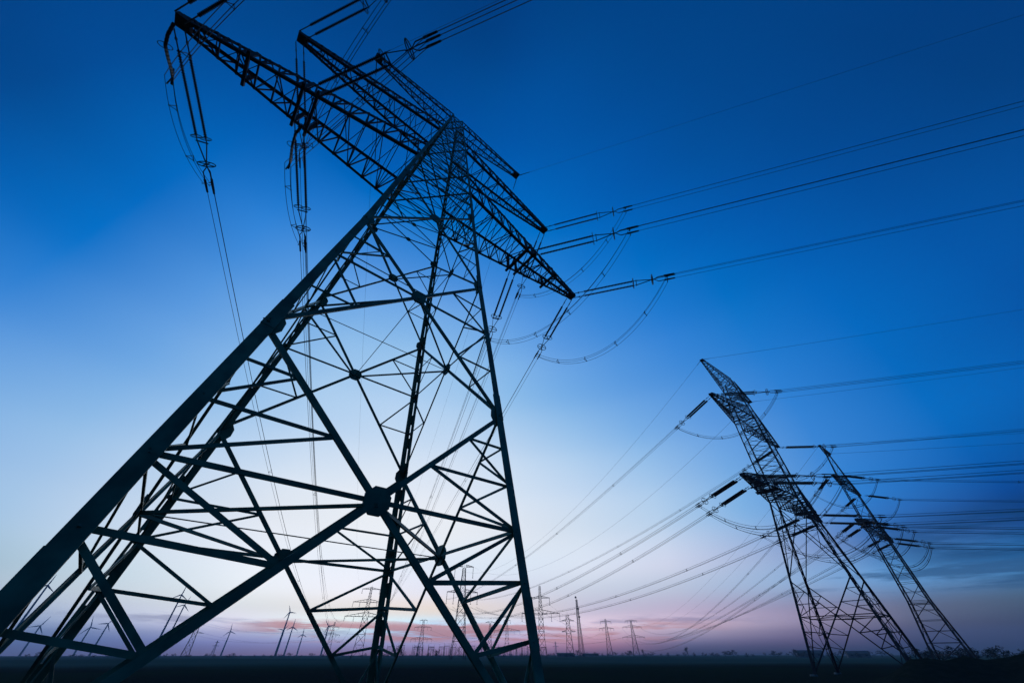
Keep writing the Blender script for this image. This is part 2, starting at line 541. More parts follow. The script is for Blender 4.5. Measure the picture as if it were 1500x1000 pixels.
            if fine and i < 6:
                g = MB()
                u = (a1 - a0).normalized()
                v = nrm.cross(u).normalized()
                rr = (0.35 if i == 0 else 0.33 if i < 3 else 0.18) * gusset
                g.plate(X + nrm * 0.045, u, v, rr, 0.03 + da * 0.3, 8)
                gus.append(g)
                if i < 4:
                    g = MB()
                    g.plate(b0 + nrm * 0.012 + u * rr * 0.75, u, v, rr * 0.7, 0.02, 8, 1.5)
                    gus.append(g)
                    g = MB()
                    g.plate(b1 + nrm * 0.012 - u * rr * 0.75, u, v, rr * 0.7, 0.02, 8, 1.5)
                    gus.append(g)
        fo = red.build('face_bracing', mat, root)
        for g in diag:
            g.build('main_diagonal', mat, fo)
        for g in braces:
            g.build('brace', mat, fo)
        for g in gus:
            g.build('gusset_plate', mat, fo)
    # plan bracing (diamonds joining the face centres, frames at the arm levels)
    for i in range(len(zs) - 1):
        if zs[i] > arms[0][0] - 0.5 and fine is False:
            break
        pts = [centres.get((fi, i)) for fi in range(4)]
        if any(p is None for p in pts):
            continue
        if zs[i + 1] - zs[i] > 3.3:
            mb = MB()
            a = 0.075 * size * max(0.5, 1 - 0.8 * zs[i] / ztop)
            for j in range(4):
                mb.box(pts[j] + V((0, 0, -0.1)), pts[(j + 1) % 4] + V((0, 0, -0.1)), a, a)
            mb.build('plan_bracing', mat, root)
            if fine and i < 2:
                for j in range(2):
                    g = MB()
                    g.rod(pts[j] + V((0, 0, -.05 - .04 * j)), pts[j + 2] + V((0, 0, -.05 - .04 * j)), .013 * size + .004)
                    g.build('tie_rod', mat, root)
    for (zl, zt, L, npan, kind) in arms:
        mb = MB()
        a = 0.085 * size
        for zz in (zl, zt):
            if zz > ztop:
                continue
            mb.box(P('A', zz), P('D', zz), a, a)
            mb.box(P('B', zz) + V((0, 0, .1)), P('C', zz) + V((0, 0, .1)), a, a)
        mb.build('plan_bracing', mat, root)
    # arms
    for (zl, zt, L, npan, kind) in arms:
        for s in (-1, 1):
            lace = MB()
            ca, la = 0.19 * size * (1 if kind != 'top' else 0.62), (0.10 if kind != 'top' else 0.08) * size
            if kind == 'top':
                zt_, zl_ = zl, zl - (zt - zl) if zt > zl else zt
                z_tip_lo, z_tip_hi = zl - 0.3, zl
                zb_lo, zb_hi = zt, zl
            else:
                z_tip_lo, z_tip_hi = zl, zl + 0.45
                zb_lo, zb_hi = zl, zt
            tw = 0.28
            ends = {}
            for key, y, zb, ztip in (('fl', -1, zb_lo, z_tip_lo), ('bl', 1, zb_lo, z_tip_lo), ('fh', -1, zb_hi, z_tip_hi), ('bh', 1, zb_hi, z_tip_hi)):
                h = W(min(zb, ztop)) / 2
                ends[key] = (V((s * h, y * h, zb)), V((s * L, y * tw, ztip)))
            chords = []
            for key, (p, q) in ends.items():
                g = MB()
                u = V((0, -1 if key[0] == 'b' else 1, 0))
                v = V((0, 0, 1 if key[1] == 'l' else -1))
                g.angle(p, q, u, v, ca if key[1] == 'l' else ca * 0.85, 0.02)
                chords.append(g)
            def at(key, t):
                p, q = ends[key]
                return p + (q - p) * t
            ts = [j / npan for j in range(npan + 1)]
            ts = [t ** 0.92 for t in ts]
            for j in range(npan):
                t0, t1 = ts[j], ts[j + 1]
                tm = (t0 + t1) / 2
                for side in 'fb':
                    lace.box(at(side + 'l', t0), at(side + 'h', tm), la, la * 0.4)
                    lace.box(at(side + 'h', tm), at(side + 'l', t1), la, la * 0.4)
                    if fine and j:
                        lace.box(at(side + 'l', t0) + V((0, .01, 0)), at(side + 'h', t0), la * 0.8, la * 0.35)
                # floor and roof of the arm
                lace.box(at('fl', t0), at('bl', t0), la, la * 0.5)
                p, q = ('fl', 'bl') if j % 2 == 0 else ('bl', 'fl')
                lace.box(at(p, t0) + V((0, 0, .02)), at(q, t1) + V((0, 0, .02)), la, la * 0.4)
                if fine or j % 2 == 0:
                    lace.box(at('fh', tm), at('bh', tm), la * 0.8, la * 0.4)
                    lace.box(at(q[0] + 'h', t0), at(p[0] + 'h', t1), la * 0.8, la * 0.4)
            am_ = arm_mat or mat
            arm = lace.build('crossarm', am_, root)
            for g in chords:
                g.build('chord', am_, arm)
            g = MB()
            zc = (z_tip_lo + z_tip_hi) / 2
            g.box(V((s * (L - 0.5), 0, zc - .06)), V((s * (L + 0.15), 0, zc - .06)), 2 * tw + 0.10, 0.34, V((0, 1, 0)))
            g.build('end_plate', am_, arm)
            if kind == 'low' and fine:
                for xx in (8.4, 9.2, 12.0):
                    t = (xx - ends['fl'][0].x * s) / (L - ends['fl'][0].x * s)
                    g = MB()
                    for side in 'fb':
                        g.box(at(side + 'l', t), at(side + 'h', t), 0.22, 0.10, V((1, 0, 0)))
                    g.box(at('fl', t) + V((0, -.3, -.02)), at('bl', t) + V((0, .3, -.02)), 0.20, 0.16)
                    g.build('hanger_frame', am_, arm)
    return root

T1, AZ1 = V((-6.020, 12.155, 0)), 0.691
Z1 = [-0.02, 8.754, 16.392, 23.60, 25.4, 27.196, 28.7, 30.196, 31.6, 33.0, 34.4, 35.82, 36.9, 38.0, 39.05, 40.1, 41.15, 42.2, 43.2, 44.1]
near = lattice_pylon('lattice_pylon', 'largest steel lattice pylon, nearest, with thick legs rising past the camera', T1, AZ1,
    [(0, 10.0), (8.754, 8.04), (16.392, 6.321), (23.6, 5.018), (27.196, 4.349), (44.1, 1.2)], Z1,
    [(27.196, 30.196, 15.186, 13, 'low'), (35.82, 38.0, 12.372, 12, 'mid'), (44.1, 42.2, 8.573, 11, 'top')], group='strain pylons in the field', nbr=2, arm_mat=M_STEEL2)
T2, AZ2 = V((46.277, 61.792, 0)), 0.725
Z2 = [0.05, 10.2, 21.06, 22.6, 24.2, 26.0, 27.8, 29.7, 31.6, 33.6, 35.62, 37.0, 38.4, 39.8, 41.2, 42.6, 44.1, 45.67]
mid = lattice_pylon('lattice_pylon', 'middle steel lattice pylon with broad legs, right of the largest pylon', T2, AZ2,
    [(0, 10.57), (21.06, 4.3), (35.62, 3.7), (45.67, 2.1)], Z2,
    [(21.06, 24.2, 17.9, 15, 'low'), (35.62, 38.4, 15.66, 14, 'mid'), (45.67, 42.6, 11.68, 12, 'top')], group='strain pylons in the field', mat=M_STEEL2, slotted=('A', 'B', 'C', 'D'), size=0.95, nbr=2, gusset=0.55)
T3, AZ3 = V((91.37, 97.34, 0)), 0.696
Z3 = [0.05, 3.9, 7.6, 11.0, 14.4, 17.8, 21.3, 24.8, 28.0, 31.2, 34.0, 36.15, 38.8, 41.5, 44.2, 46.8]
far3 = lattice_pylon('lattice_pylon', 'slim rightmost lattice pylon with a zigzag body narrowing at the waist', T3, AZ3,
    [(0, 6.6), (11, 3.8), (24.8, 2.9), (36.15, 2.2), (46.8, 0.5)], Z3,
    [(24.8, 27.4, 16.6, 10, 'low'), (36.15, 38.2, 11.94, 8, 'mid'), (46.8, 44.8, 4.44, 4, 'top')], group='strain pylons in the field', mat=M_STEEL2, slotted=('A', 'B', 'C', 'D'), size=1.0, style='z')

# ------------------------------------------------------------------ insulator sets
OFFS = [(0.0, 0.22), (-0.2, -0.14), (0.2, -0.14)]       # three wires of a bundle (sideways, up)
def turn_to(d):
    d = d.normalized()
    y = V((0, 0, 1)).cross(d).normalized()
    z = d.cross(y)
    return Matrix((d, y, z)).transposed().to_quaternion()
def insulator_proto(shed, s, gap):
    """twin tension string along +X, about 8.8 s long"""
    root = empty('insulator_set', (0, 0, 0))
    X = lambda a, b=0.0, c_=0.0: V((a * s, b * s, c_ * s))
    st = MB()
    n = 8
    rings = []
    x = 1.0
    prof = [(0.95, 0.04)]
    nsh = 34
    for i in range(nsh):
        x0 = 1.0 + 4.3 * i / nsh
        d_ = 4.3 / nsh
        prof += [(x0, 0.045 / s), (x0 + d_ * .35, shed / s), (x0 + d_ * .5, shed / s * (0.93 if i % 2 else 1)), (x0 + d_ * .8, 0.045 / s)]
    prof.append((5.4, 0.04))
    k = 0
    for (px, pr_) in prof:
        for j in range(n):
            a = 2 * math.pi * j / n
            st.v.append(tuple(X(px, math.cos(a) * pr_, math.sin(a) * pr_)))
    for i in range(len(prof) - 1):
        for j in range(n):
            j2 = (j + 1) % n
            st.f.append((i * n + j, i * n + j2, (i + 1) * n + j2, (i + 1) * n + j))
    st.f.append(tuple(range(n - 1, -1, -1)))
    st.f.append(tuple((len(prof) - 1) * n + j for j in range(n)))
    sme = st.mesh('insulator_string', M_INS, True)
    lk = MB()
    lk.rod(X(-.05), X(.98), 0.028 * s + .005)
    lk.plate(X(.5), V((1, 0, 0)), V((0, 0, 1)), .09 * s, .05, 6)
    lk.rod(X(5.38), X(5.62), 0.03 * s)
    lme = lk.mesh('link_rod', M_FIT)
    rg = MB()
    rg.ring(X(5.35), V((0, 1, 0)), V((0, 0, 1)), .27 * s, .27 * s, .028 * s, 14)
    rg.box(X(5.35, -.24), X(5.35, .24), .02, .02)
    rme = rg.mesh('grading_ring', M_FIT)
    for y in (-gap, gap):
        a = put('insulator_string', sme, root); a.location = (0, y * s, 0)
        b = put('link_rod', lme, root); b.location = (0, y * s, 0)
        d = put('grading_ring', rme, root); d.location = (0, y * s, 0)
    yk = MB()
    yk.box(X(5.6, -gap - .08), X(5.6, gap + .08), .10 * s, .05 * s)
    yk.box(X(5.62, gap), X(6.75, .04), .07 * s, .04 * s)
    yk.box(X(5.62, -gap), X(6.75, -.04), .07 * s, .04 * s)
    yk.box(X(6.7), X(7.15), .08 * s, .06 * s)
    yk.build('yoke_plate', M_FIT, root)
    r2 = MB()
    r2.ring(X(6.95), V((0, 1, 0)), V((0, 0, 1)), .48 * s, .42 * s, .033 * s, 18)
    r2.box(X(6.95, -.48), X(6.95, .48), .05, .05)
    r2.box(X(6.95, 0, -.42), X(6.95, 0, .42), .05, .05, V((1, 0, 0)))
    r2.build('grading_ring', M_FIT, root)
    cl = MB()
    for (oy, oz) in OFFS:
        cl.rod(X(7.1), X(7.45, oy / s, oz / s), .03 * s)
        cl.rod(X(7.45, oy / s, oz / s), X(8.0, oy / s, oz / s), .035 * s)
    cl.build('bundle_yoke', M_FIT, root)
    cme = MB()
    cme.rod(V((0, 0, 0)), X(.85), .075 * s, .06 * s)
    cme.rod(X(.25), X(.15, 0, -.35), .03 * s)
    cme = cme.mesh('clamp', M_FIT)
    for (oy, oz) in OFFS:
        c = put('clamp', cme, root); c.location = (7.95 * s, oy, oz)
    return root

def parabola(p, q, sag, n):
    return [p.lerp(q, i / n) - V((0, 0, 4 * sag * (i / n) * (1 - i / n))) for i in range(n + 1)]

def bundle(name, label, cat, P0, P1, sag, rad, n, nsp=3, group=None, sp_t=None, offs=OFFS, scale=1.0, via=None):
    root = empty(name, P0, 0, label, cat, group)
    d = (P1 - P0)
    side = V((-d.y, d.x, 0)).normalized()
    base = parabola(V((0, 0, 0)), d, sag, n)
    if via is not None:
        base = parabola(V((0, 0, 0)), via - P0, .7, n // 2) + parabola(via - P0, d, 1.0, n // 2)[1:]
    for (oy, oz) in offs:
        o = side * oy * scale + V((0, 0, oz * scale))
        mb = MB()
        mb.tube([p + o for p in base], rad, 4)
        mb.build('wire', M_WIRE, root)
    for t in (sp_t or [0.08 + 0.16 * i for i in range(nsp)]):
        c = base[min(n, int(t * n + .5))] if via is not None else V((0, 0, 0)).lerp(d, t) - V((0, 0, 4 * sag * t * (1 - t)))
        mb = MB()
        pts = [c + side * a * scale + V((0, 0, b * scale)) for a, b in offs]
        for i in range(len(pts)):
            mb.box(pts[i], pts[(i + 1) % len(pts)], rad * 1.6, rad * 1.6)
            mb.plate(pts[i], d.normalized(), V((0, 0, 1)), rad * 2.6, rad * 2.5, 6)
        mb.build('spacer', M_FIT, root)
    return root

def local(T, az, x, y, z):
    return V((T.x + x * math.cos(az) - y * math.sin(az), T.y + x * math.sin(az) + y * math.cos(az), z))
def start_slope(P0, P1, sag, l):
    A = P0.copy()
    for _ in range(4):
        h = P1 - P0
        L = math.hypot(h.x, h.y)
        u = V((h.x / L, h.y / L, (h.z - 4 * sag) / L)).normalized()
        P0 = A + u * l
    return u, P0

protos = {}
def strain_point(pyl, key, where, A_f, A_b, P1, sagf, azb, s_ins, s0, Lb, size, shed, gap, rad, nf, jsag, via):
    """one phase at a strain pylon: two insulator sets, two spans and the jumper between them"""
    l = 8.75 * size
    pk = (shed, size)
    uf, C_f = start_slope(A_f, P1, sagf, l)
    hb = V((math.cos(R(azb)), math.sin(R(azb)), 0))
    ub = (hb + V((0, 0, s_ins))).normalized()          # heavy strings hang a little steeper than the wires
    C_b = A_b + ub * l
    Eb = C_b + hb * Lb
    sagb = -s0 * Lb / 4
    for (A, u, way) in ((A_f, uf, 'pulled towards the horizon'), (A_b, ub, 'pulled out towards the right')):
        if pk not in protos:
            o = protos[pk] = insulator_proto(shed, size, gap)
        else:
            o = copy_tree(protos[pk])
        o.location = A
        o.rotation_mode = 'QUATERNION'
        o.rotation_quaternion = turn_to(u)
        tag(o, f'twin insulator strings at {where} of {pyl}, {way}', 'insulator', 'tension insulators on the pylons')
    bundle('conductor_bundle', f'three-wire conductor from {where} of {pyl}, sagging away to the horizon', 'power line', C_f, P1, sagf, rad, nf, 3, 'conductors strung between pylons', [0.1, 0.24, 0.4, 0.58])
    bundle('conductor_bundle', f'three-wire conductor from {where} of {pyl}, running out on the right', 'power line', C_b, Eb, sagb, rad, 22, 2, 'conductors strung between pylons', [0.22, 0.5])
    bundle('jumper_loop', f'slack jumper loop hanging under {where} of {pyl}', 'jumper wire', C_f - uf * 0.7 - V((0, 0, .3)), C_b - ub * 0.7 - V((0, 0, .3)), jsag, rad * 0.9, 26, 4, 'jumper loops under the crossarms', [0.17, 0.38, 0.6, 0.82], via=via)

def ground_wire(pyl, where, A, P1, sagf, azb, s0, Lb, rad):
    for (E, sg, way) in ((P1, sagf, 'falling to the horizon'), (A + V((math.cos(R(azb)), math.sin(R(azb)), 0)) * Lb, -s0 * Lb / 4, 'running out on the right')):
        root = empty('earth_wire', A, 0, f'single thin earth wire from {where} of {pyl}, {way}', 'power line', 'earth wires at the pylon tops')
        mb = MB()
        mb.tube(parabola(V((0, 0, 0)), E - A, sg, 40), rad, 4)
        mb.build('wire', M_WIRE, root)
        u = (E - A - V((0, 0, 4 * sg))).normalized()
        g = MB()
        g.rod(V((0, 0, 0)), u * 1.5, 0.05, 0.035)
        g.build('clamp', M_FIT, root)

def far_arm(x, y, deg, L, z):
    return V((x + L * math.cos(R(deg)), y + L * math.sin(R(deg)), z))
p2 = lambda L, z: far_arm(-122.4, 369.9, 18, L, z)
p5 = lambda L, z: far_arm(-34.1, 293.0, 14, L, z)
p12 = lambda L, z: far_arm(193.3, 729.0, -10, L, z)
SUPPORT = {-15.05: local(T1, AZ1, -15.25, 3.2, 27.05), -8.8: local(T1, AZ1, -8.6, 3.8, 26.8)}   # jumpers held by support strings
NEARN, MIDN, RIGN = 'nearest pylon', 'middle pylon', 'rightmost pylon'
def phases(pyl, T, az, rows, azb, s_ins, s0, Lb, size, shed, gap, rad, nf, jsag):
    for (where, x, z, P1, sag) in rows:
        tw = 0.30 if abs(x) > 11.5 and pyl == NEARN or abs(x) > 13.4 else 1.0
        A_f, A_b = local(T, az, x, tw, z - 0.12), local(T, az, x, -tw, z - 0.12)
        strain_point(pyl, where, where, A_f, A_b, P1, sag, azb, s_ins, s0, Lb, size, shed, gap, rad, nf, jsag, SUPPORT.get(x) if pyl == NEARN else None)
phases(NEARN, T1, AZ1, [
    ('lowest right arm tip', 15.05, 27.196, p2(12.5, 31.5), 4.0), ('lowest right arm', 8.8, 27.196, p2(9, 22), 10.2),
    ('second right arm', 12.25, 35.82, p2(12.5, 34.5), 10.8), ('lowest left arm tip', -15.05, 27.196, p2(-16.4, 22), 13.8),
    ('lowest left arm', -8.8, 27.196, p2(-9, 22), 17.2), ('second left arm', -12.25, 35.82, p2(-12.5, 31.5), 18.5)],
    -18.3, -0.055, -0.055, 260, 1.0, 0.10, 0.26, 0.019, 60, 3.9)
phases(MIDN, T2, AZ2, [
    ('lowest left arm tip', -17.8, 21.06, p5(-10, 26), 8.0), ('lowest left arm', -13.0, 21.06, p5(-6, 26), 9.5),
    ('second left arm', -15.5, 35.62, p5(-10, 30), 5.8), ('lowest right arm tip', 17.8, 21.06, p5(10, 26), 8.8),
    ('lowest right arm', 11.0, 21.06, p5(6, 26), 8.2), ('second right arm', 15.5, 35.62, p5(10, 30), 5.8)],
    -16.0, -0.10, -0.03, 160, 1.15, 0.17, 0.24, 0.027, 50, 4.5)
phases(RIGN, T3, AZ3, [
    ('lowest left arm tip', -16.5, 24.8, p12(-17, 20), 17.2), ('lowest left arm', -9.0, 24.8, p12(-12, 20), 12.0),
    ('second left arm', -11.8, 36.15, p12(-14.8, 33), 24.0), ('lowest right arm tip', 16.5, 24.8, p12(17, 20), 7.0),
    ('lowest right arm', 9.0, 24.8, p12(12, 20), 9.0), ('second right arm', 11.8, 36.15, p12(14.8, 33), 16.0)],
    0.5, -0.12, -0.015, 160, 1.12, 0.18, 0.24, 0.031, 60, 4.5)
for (pyl, T, az, L, z, eL, eR, sag, azb, s0, Lb, rad) in (
        (NEARN, T1, AZ1, 8.65, 43.98, p2(-7.4, 45), p2(7.4, 45), 11, -18.3, -0.05, 260, 0.011),
        (MIDN, T2, AZ2, 11.75, 45.55, p5(-6.6, 49), p5(6.6, 49), 16, -17, -0.03, 160, 0.024),
        (RIGN, T3, AZ3, 4.5, 46.7, p12(-10, 43), p12(10, 43), 20, -10, -0.02, 160, 0.03)):
    ground_wire(pyl, 'topmost left arm', local(T, az, -L, 0, z), eL, sag, azb, s0, Lb, rad)
    ground_wire(pyl, 'topmost right arm', local(T, az, L, 0, z), eR, sag, azb, s0, Lb, rad)

# bent support strings that hold the jumpers under the lowest left arm
def support_string(where, x, y, bend):
    A = local(T1, AZ1, x, y, 27.1)
    root = empty('jumper_support', A, AZ1, f'dark bent support insulator under {where} of nearest pylon', 'insulator', 'jumper support insulators')
    pts = [V((0, bend[i][0], bend[i][1])) for i in range(len(bend))]
    mb = MB()
    fine_pts, rad = [], []
    for i in range(len(pts) - 1):
        nseg = 9
        for j in range(nseg):
            fine_pts.append(pts[i].lerp(pts[i + 1], j / nseg))
            rad.append((0.075, 0.092, 0.088)[j % 3])
    mb.tube(fine_pts, rad, 7)
    mb.build('insulator_string', M_INS, root)
    g = MB()
    g.ring(pts[2], V((1, 0, 0)), V((0, 0, 1)), .3, .3, .02, 14)
    g.build('grading_ring', M_FIT, root)
    g = MB()
    g.box(pts[-1] + V((0, -.5, 0)), pts[-1] + V((0, .5, 0)), .07, .12)
    g.rod(pts[-1] + V((0, 0, .1)), pts[-1] + V((0, .3, -.5)), .04)
    g.build('yoke_plate', M_FIT, root)
support_string('the lowest left arm tip', -15.25, 0.0, [(0.15, -.1), (.68, -.55), (1.23, -.70), (1.96, -.40), (2.66, -.05), (3.2, .15)])
support_string('the inner lowest left arm', -8.6, 0.9, [(0.0, -.15), (.2, -1.0), (1.1, -.9), (2.2, -.4), (2.9, -.1)])

# ------------------------------------------------------------------ pylons far off on the plain
def far_pylon(label, x, y, deg, H, base_w, top_w, arms, hang=2.5, thick=0.20, group='pylons far off on the plain', name='lattice_pylon', cat='pylon', beacons=False):
    root = empty(name, (x, y, ground_z(x, y)), R(deg), label, cat, group)
    zs, z = [0.0], 0.0
    thick = thick * 1.1
    W = lambda z: base_w + (top_w - base_w) * min(1.0, (z / (H * .93)) ** 0.85)
    while z < H - 2.5:
        z = min(H - 1.0, z + max(2.2, W(z) * 0.95))
        zs.append(z)
    P = lambda sx, sy, z: V((sx * W(z) / 2, sy * W(z) / 2, z))
    cs = [(-1, -1), (1, -1), (1, 1), (-1, 1)]
    for sx, sy in cs:
        mb = MB()
        for z0, z1 in zip(zs, zs[1:]):
            mb.box(P(sx, sy, z0), P(sx, sy, z1), thick * 1.3, thick * 1.3, V((1, 0, 0)))
        mb.build('leg', M_FAR, root)
    mb = MB()
    for i, (z0, z1) in enumerate(zip(zs, zs[1:])):
        for k in range(4):
            a, b = cs[k], cs[(k + 1) % 4]
            mb.box(P(*a, z0), P(*b, z1), thick * .65, thick * .65)
            mb.box(P(*b, z0), P(*a, z1), thick * .65, thick * .65)
            mb.box(P(*a, z1), P(*b, z1), thick * .65, thick * .65)
    mb.rod(V((0, 0, zs[-1])), V((0, 0, H + 0.6)), .12, .05)
    mb.build('bracing', M_FAR, root)
    for (za, L) in arms:
        for s in (-1, 1):
            h = W(za) / 2
            mb = MB()
            d = max(1.2, L * .16)
            for yy in (-1, 1):
                mb.box(V((s * h, yy * h, za)), V((s * L, yy * .2, za)), thick, thick)
                mb.box(V((s * h, yy * h, za + d)), V((s * L, yy * .2, za + .1)), thick * .8, thick * .8)
                for j in range(5):
                    t0, t1 = j / 5, (j + .5) / 5
                    p = V((s * h, yy * h, za)).lerp(V((s * L, yy * .2, za)), t0)
                    q = V((s * h, yy * h, za + d)).lerp(V((s * L, yy * .2, za + .1)), t1)
                    mb.box(p, q, thick * .5, thick * .5)
            am = mb.build('crossarm', M_FAR, root)
            if hang:
                for xx in ((L - .2,) if L < 9 else (L - .2, L * .55)):
                    g = MB()
                    g.rod(V((s * xx, 0, za)), V((s * xx, 0, za - hang)), .16, .16, 5)
                    g.rod(V((s * xx - .5, 0, za - hang)), V((s * xx + .5, 0, za - hang)), .1, .1, 5)
                    g.build('insulator_string', M_FAR, am)
    if beacons:
        for zz, xx in ((H + .3, -.6), (H * .80, .9), (H * .66, 1.2)):
            g = MB()
            g.plate(V((xx, 0, zz)), V((1, 0, 0)), V((0, 0, 1)), .95, .6, 10)
            g.build('dish_antenna', M_FAR, root)
    return root
far_pylon('small dark pylon leaning against the sky, left of the pinkest clouds', -409, 586, 30, 45, 8.5, 1.6, [(33.6, 5.6), (23.3, 9.4)], 0, .24)
far_pylon('wide-armed pylon seen through the left half of the nearest pylon', -122.4, 369.9, 18, 47, 8.5, 1.4, [(44.6, 7.4), (35.5, 12.5), (25.9, 16.4)], 3.0, .20)
far_pylon('faint pylon just left of the wide-armed pylon', -267, 674, 20, 40, 8, 1.6, [(33, 8), (24, 11)], 2.5, .22)
far_pylon('squat pylon with two long arms above the substation', -143.7, 725, 8, 45, 9, 2.6, [(43.6, 6), (34.7, 13.5), (20.5, 16.5)], 3.5, .24)
far_pylon('tall pylon with slim waist standing just beyond the substation gantries', -34.1, 293, 14, 50, 9, 2.0, [(49.0, 6.6), (34.1, 10.6)], 6.5, .19)
far_pylon('narrow pylon with one short crossbar right of the tall slim-waisted pylon', -25, 506, 6, 30, 5.5, 1.6, [(29.2, 5.4)], 0, .2)
far_pylon('broad pylon with long low arms, left of the right leg', -8.3, 717.7, 0, 45, 9, 2.0, [(43.3, 5.5), (30.6, 20.5)], 4.0, .24)
far_pylon('tall pylon with hanging insulators, just right of the thick right leg', 23.5, 365.3, -4, 47, 6.5, 1.5, [(37.9, 8.1), (27.4, 15.7)], 5.0, .2)
far_pylon('small thick pylon beside the antenna mast', 58, 468, -6, 35, 7.5, 2.8, [(28.2, 6.8), (19.4, 7.0)], 0, .26)
far_pylon('slim lattice mast carrying round antennas', 65, 438.7, 10, 45, 4.6, 1.2, [], 0, .17, None, 'antenna_mast', 'mast', True)
far_pylon('slender pylon between the antenna mast and the three-armed pylon', 145.5, 698, -8, 45, 8.5, 1.6, [(40.8, 8.3), (32.5, 11)], 3.0, .24)
far_pylon('three-armed pylon standing alone left of the bare tree', 193.3, 729.2, -10, 45, 9.5, 1.8, [(43.2, 9.5), (35.5, 14.8), (22.8, 17.2)], 2.0, .26)
far_pylon('tiny pale pylon low on the horizon right of the thick leg', 180.7, 1936, 0, 45, 9, 2, [(38, 8), (28, 12)], 0, .4)
far_pylon('tiny pale pylon low on the horizon behind the left girders', -1123, 1753, 20, 45, 9, 2, [(38, 8), (28, 12)], 0, .4)

# thin lines between the far pylons
def far_line(P, Q, sag, label):
    mb = MB()
    mb.tube(parabola(V((0, 0, 0)), Q - P, sag, 24), 0.05, 4)
    o = mb.build('conductor', M_WIRE)
    o.location = P
    tag(o, label, 'power line', 'thin lines between far pylons')
for i, (L, z) in enumerate(((-15.5, 22.5), (15.5, 22.5), (-8, 33), (8, 33))):
    far_line(far_arm(23.5, 365.3, -4, L, z), far_arm(145.5, 698, -8, L * .7, z + 4), 9, 'faint line sagging between the pylons right of the thick leg')
for i, (L, z) in enumerate(((-16.4, 19.5), (16.4, 19.5), (-12.4, 32), (12.4, 32))):
    far_line(far_arm(-143.7, 725, 8, L, z), far_arm(-8.3, 717.7, 0, -20 if i % 2 else -12, 26.5), 8, 'faint line sagging above the substation gantries')
for i, (L, z) in enumerate(((-9.3, 23.3), (9.3, 23.3), (-5.6, 33.6), (5.6, 33.6))):
    far_line(far_arm(-409, 586, 30, L, z), far_arm(-267, 674, 20, L, z), 9, 'faint line sagging right from the small dark leaning pylon')
for i, (L, z) in enumerate(((20.4, 26.5), (12, 26.5))):
    far_line(far_arm(-8.3, 717.7, 0, L, z), far_arm(193.3, 729.2, -10, -16 if i else -17, 22.6), 10, 'faint line sagging left from the three-armed pylon')

# ------------------------------------------------------------------ wind turbines
def turbine(label, x, y, H, rad, turn, phase, k=1.0):
    root = empty('wind_turbine', (x, y, ground_z(x, y)), R(-turn), label, 'wind turbine', 'wind turbines on the horizon')
    mb = MB()
    mb.tube([V((0, 0, H * t)) for t in (0, .25, .5, .75, 1)], [2.0 * k * (1 - .45 * t) for t in (0, .25, .5, .75, 1)], 12)
    mb.build('tower', M_TURB, root, True)
    mb = MB()
    mb.tube([V((0, y_, H + .9 * k)) for y_ in (-3.2 * k, -2.8 * k, 0, 3.5 * k, 4.6 * k)], [r * k for r in (1.0, 1.5, 1.7, 1.5, .8)], 8)
    mb.build('nacelle', M_TURB, root, True)
    mb = MB()
    mb.tube([V((0, y_, H + .9 * k)) for y_ in (-3.2 * k, -4.2 * k, -5.0 * k)], [1.1 * k, 1.0 * k, .3 * k], 8)
    hub = mb.build('hub', M_TURB, root, True)
    c = V((0, -4.0 * k, H + .9 * k))
    for b in range(3):
        a = R(phase + 120 * b)
        d = V((math.sin(a), 0, math.cos(a)))
        t_ = V((math.cos(a), 0, -math.sin(a)))
        mb = MB()
        vs = []
        for (s, ch, th) in ((.03, 1.0, .8), (.12, 1.5, .5), (.2, 2.1, .4), (.45, 1.5, .25), (.75, .95, .15), (1.0, .35, .08)):
            p = c + d * (rad * s)
            vs += [p + t_ * (ch * .65 * k), p + V((0, th * k, 0)), p - t_ * (ch * .35 * k), p - V((0, th * k, 0))]
        fs = []
        for i in range(5):
            for j in range(4):
                fs.append((i * 4 + j, i * 4 + (j + 1) % 4, i * 4 + 4 + (j + 1) % 4, i * 4 + 4 + j))
        fs += [(3, 2, 1, 0), (20, 21, 22, 23)]
        mb.add(vs, fs)
        mb.build('blade', M_TURB, hub)
for a in (('tallest wind turbine, standing left of the thick diagonal girder', -503, 653, 70, 13, -35, 2, .75),
          ('second tall wind turbine, close beside the tallest one', -602.7, 801.8, 70, 14, -40, 12, .8),
          ('wind turbine with spread blades between the two left leg girders', -1187, 1317, 70, 22, -40, 25, 1.3),
          ('wind turbine with its blades crossed, right of the spread-bladed one', -1399, 1495, 70, 30, -42, -20, 1.5),
          ('wind turbine farthest left, half hidden by the thick leg', -1498, 1427, 70, 26, -48, 20, 1.5),
          ('lone small wind turbine right of the small dark leaning pylon', -1106, 1780, 70, 24, -25, -10, 1.5),
          ('largest of the row of wind turbines before the pink clouds', -482.7, 956.5, 70, 13, -28, -25, 1.0),
          ('middle wind turbine of the row before the pink clouds', -721, 1481, 70, 21, -25, 0, 1.3),
          ('smallest wind turbine at the right end of that pink-cloud row', -946, 2058, 70, 23, -20, -5, 1.6),
          ('wind turbine hidden low behind the largest of the pink-cloud row', -810.7, 1602, 66, 19, -25, 40, 1.3),
          ('wind turbine left of the faint pylon, crossed by a thin girder', -592.7, 1452, 70, 20, -15, -40, 1.3),
          ('wind turbine behind the upper edge of the thickest leg', -612.9, 557.8, 70, 12, -45, 5, .8)):
    turbine(*a)

